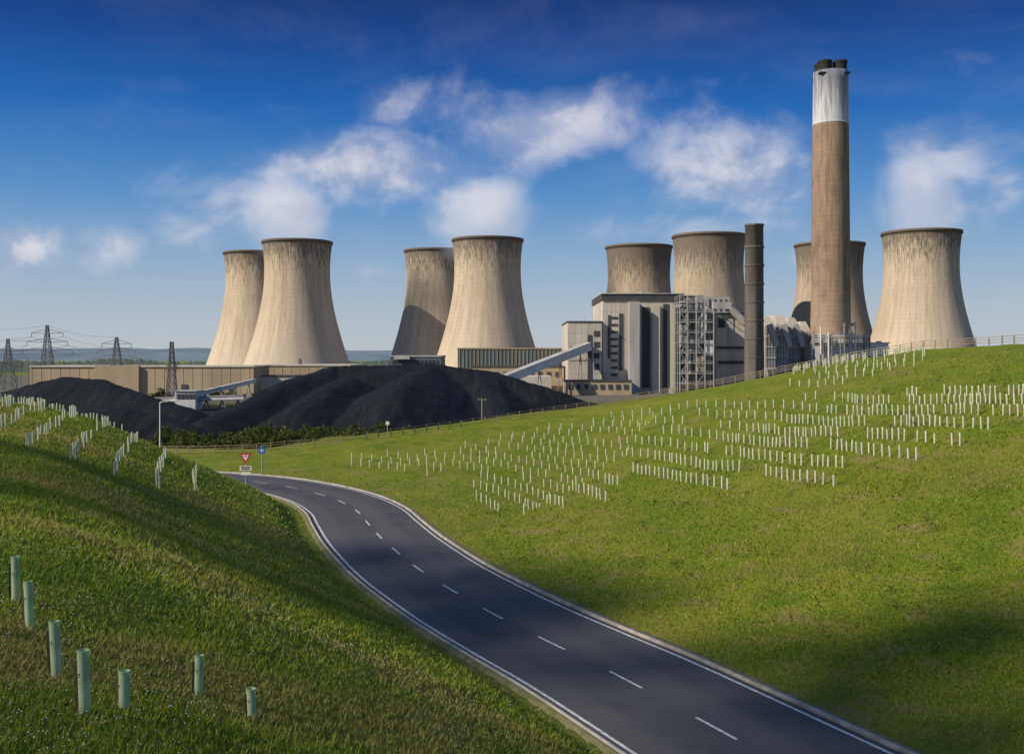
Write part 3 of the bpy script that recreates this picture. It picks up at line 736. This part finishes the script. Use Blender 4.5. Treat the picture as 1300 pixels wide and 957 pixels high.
# ------------------------------------------------------------ steam
def steam(loc,scale,rot,dens,seed):
    bpy.ops.mesh.primitive_ico_sphere_add(subdivisions=3,radius=1,location=loc); o=bpy.context.object; o.name='steam_plume'; o.scale=scale; o.rotation_euler=(0,rot,0)
    m=bpy.data.materials.new('steam'); m.use_nodes=True; t=NT(m.node_tree); t.n.clear(); out=t.new('ShaderNodeOutputMaterial')
    try: m.cycles.volume_step_rate=6.0
    except Exception as ex: print('step',ex)
    co=t.coord(); n=t.new('ShaderNodeVectorMath',operation='LENGTH'); t.put(n.inputs[0],co); r=n.outputs['Value']
    x,y,z=t.sep(co)
    ns=t.noise(t.comb(t.m('ADD',t.m('MULTIPLY',x,1.2),seed),y,z),1.7,5,.64,.5)
    d=t.ss(t.m('SUBTRACT',t.m('ADD',ns,.24),t.m('MULTIPLY',r,.40)),.24,.62); d=t.m('MULTIPLY',d,t.ss(r,1.,.55))
    pv=t.new('ShaderNodeVolumePrincipled'); pv.inputs['Color'].default_value=(.97,.97,.98,1); t.put(pv.inputs['Density'],t.m('MULTIPLY',d,dens))
    pv.inputs['Anisotropy'].default_value=.1
    pv.inputs['Emission Color'].default_value=(.84,.87,1,1); t.put(pv.inputs['Emission Strength'],t.m('MULTIPLY',d,dens*.32))  # self-glow stands in for light scattered inside the plume
    t.l.new(pv.outputs[0],out.inputs['Volume']); o.data.materials.append(m)
steam((PX(362,838),838,22+178/F*838),(42,24,52),-.35,.034,1)
steam((PX(612,824),824,22+172/F*824),(50,24,46),-.45,.030,7)
steam((PX(1165,775),775,22+190/F*775),(38,22,52),-.15,.030,12)

# ------------------------------------------------------------ world
w=bpy.data.worlds.new('World'); scene.world=w; w.use_nodes=True; t=NT(w.node_tree); bg=t.n['Background']
sky=t.new('ShaderNodeTexSky'); sky.sky_type='NISHITA'; sky.sun_disc=False; sky.sun_elevation=SEL; sky.sun_rotation=math.atan2(sx,sy)
sky.air_density=1.0; sky.dust_density=.6; sky.ozone_density=3
d=t.coord('Generated'); x,y,z=t.sep(d); az=t.m('ARCTAN2',x,y); el=t.m('ARCSINE',z)
cr=t.new('ShaderNodeValToRGB'); t.put(cr.inputs[0],t.m('DIVIDE',el,1.5708,clamp=True)); R=cr.color_ramp
def deg(v): return math.degrees(math.atan((450-v)/F))/90
stops=[(0,(.50,.55,.59)),(deg(400),(.42,.50,.59)),(deg(330),(.26,.41,.60)),(deg(250),(.085,.265,.57)),(deg(150),(.006,.125,.45)),(deg(60),(.001,.052,.27)),(deg(0),(.001,.030,.175)),(.33,(.01,.06,.24)),(.5,(.12,.22,.46)),(1,(.18,.28,.5))]
while len(R.elements)<len(stops): R.elements.new(.5)
for e_,(p,c) in zip(R.elements,stops): e_.position=p
for e_,(p,c) in zip(R.elements,stops): e_.color=(*c,1)
vs=t.new('ShaderNodeVectorMath',operation='SCALE'); t.put(vs.inputs[0],cr.outputs[0]); vs.inputs[3].default_value=10
base=t.mix(.92,sky.outputs[0],vs.outputs[0])
def blob(u,v,su,sv,a):
    az0=math.atan((u-650)/F); el0=math.atan((450-v)/F*math.cos(az0)); sa=su/F*math.cos(az0)**2; se=sv/F
    q=t.m('ADD',t.m('POWER',t.m('ABSOLUTE',t.m('DIVIDE',t.m('SUBTRACT',az,az0),sa)),2.),t.m('POWER',t.m('ABSOLUTE',t.m('DIVIDE',t.m('SUBTRACT',el,el0),se)),2.))
    return t.m('MULTIPLY',t.m('EXPONENT',t.m('MULTIPLY',q,-1)),a)
blobs=[(695,160,125,50,1.1),(465,210,125,50,1.15),(362,265,75,44,.8),(915,218,145,62,1.1),(1180,235,95,60,.9),(1165,185,60,34,.7),(30,312,65,28,1.0),(150,315,60,32,.9),(235,300,60,36,.8),(605,265,90,40,.8),(560,135,180,44,.66),(300,265,80,38,.75),(1270,240,50,32,.7),(480,345,60,14,.5),(880,290,170,34,.7),(1000,330,120,25,.4)]
acc=None
for bl in blobs:
    s_=blob(*bl); acc=s_ if acc is None else t.m('MAXIMUM',acc,s_)
vec=t.comb(az,t.m('MULTIPLY',el,1.25),0.37)
n1=t.noise(vec,8,8,.58,.25); vec2=t.comb(t.m('ADD',az,.014),t.m('SUBTRACT',t.m('MULTIPLY',el,1.25),.024),0.37); n2=t.noise(vec2,8,4,.58,.25)
n3=t.noise(t.comb(az,t.m('MULTIPLY',el,3),4.2),5,6,.6,.4)
den=t.ss(t.m('ADD',t.m('MULTIPLY',acc,.68),t.m('MULTIPLY',t.m('SUBTRACT',n1,.5),1.2)),.14,.80)
wisp=t.m('MULTIPLY',t.ss(n3,.45,.75),t.m('MULTIPLY',t.ss(el,.0,.10),.06))
shade=t.ss(t.m('SUBTRACT',n1,n2),-.09,.08)
cc=t.mix(shade,(.38,.44,.60),(.76,.74,.79)); v2=t.new('ShaderNodeVectorMath',operation='SCALE'); t.put(v2.inputs[0],cc); v2.inputs[3].default_value=10
fac=t.m('MAXIMUM',t.m('MULTIPLY',den,.80),wisp)
fin=t.mix(fac,base,v2.outputs[0])
t.put(bg.inputs[0],fin); bg.inputs[1].default_value=.1

# ------------------------------------------------------------ camera
cd=bpy.data.cameras.new('camera'); cam=bpy.data.objects.new('camera',cd); scene.collection.objects.link(cam)
cam.location=(0,0,H); cam.rotation_euler=(math.radians(90),0,0); cd.sensor_width=36; cd.lens=36; cd.shift_y=-28.5/1300; cd.clip_end=30000; cd.clip_start=.1
scene.camera=cam
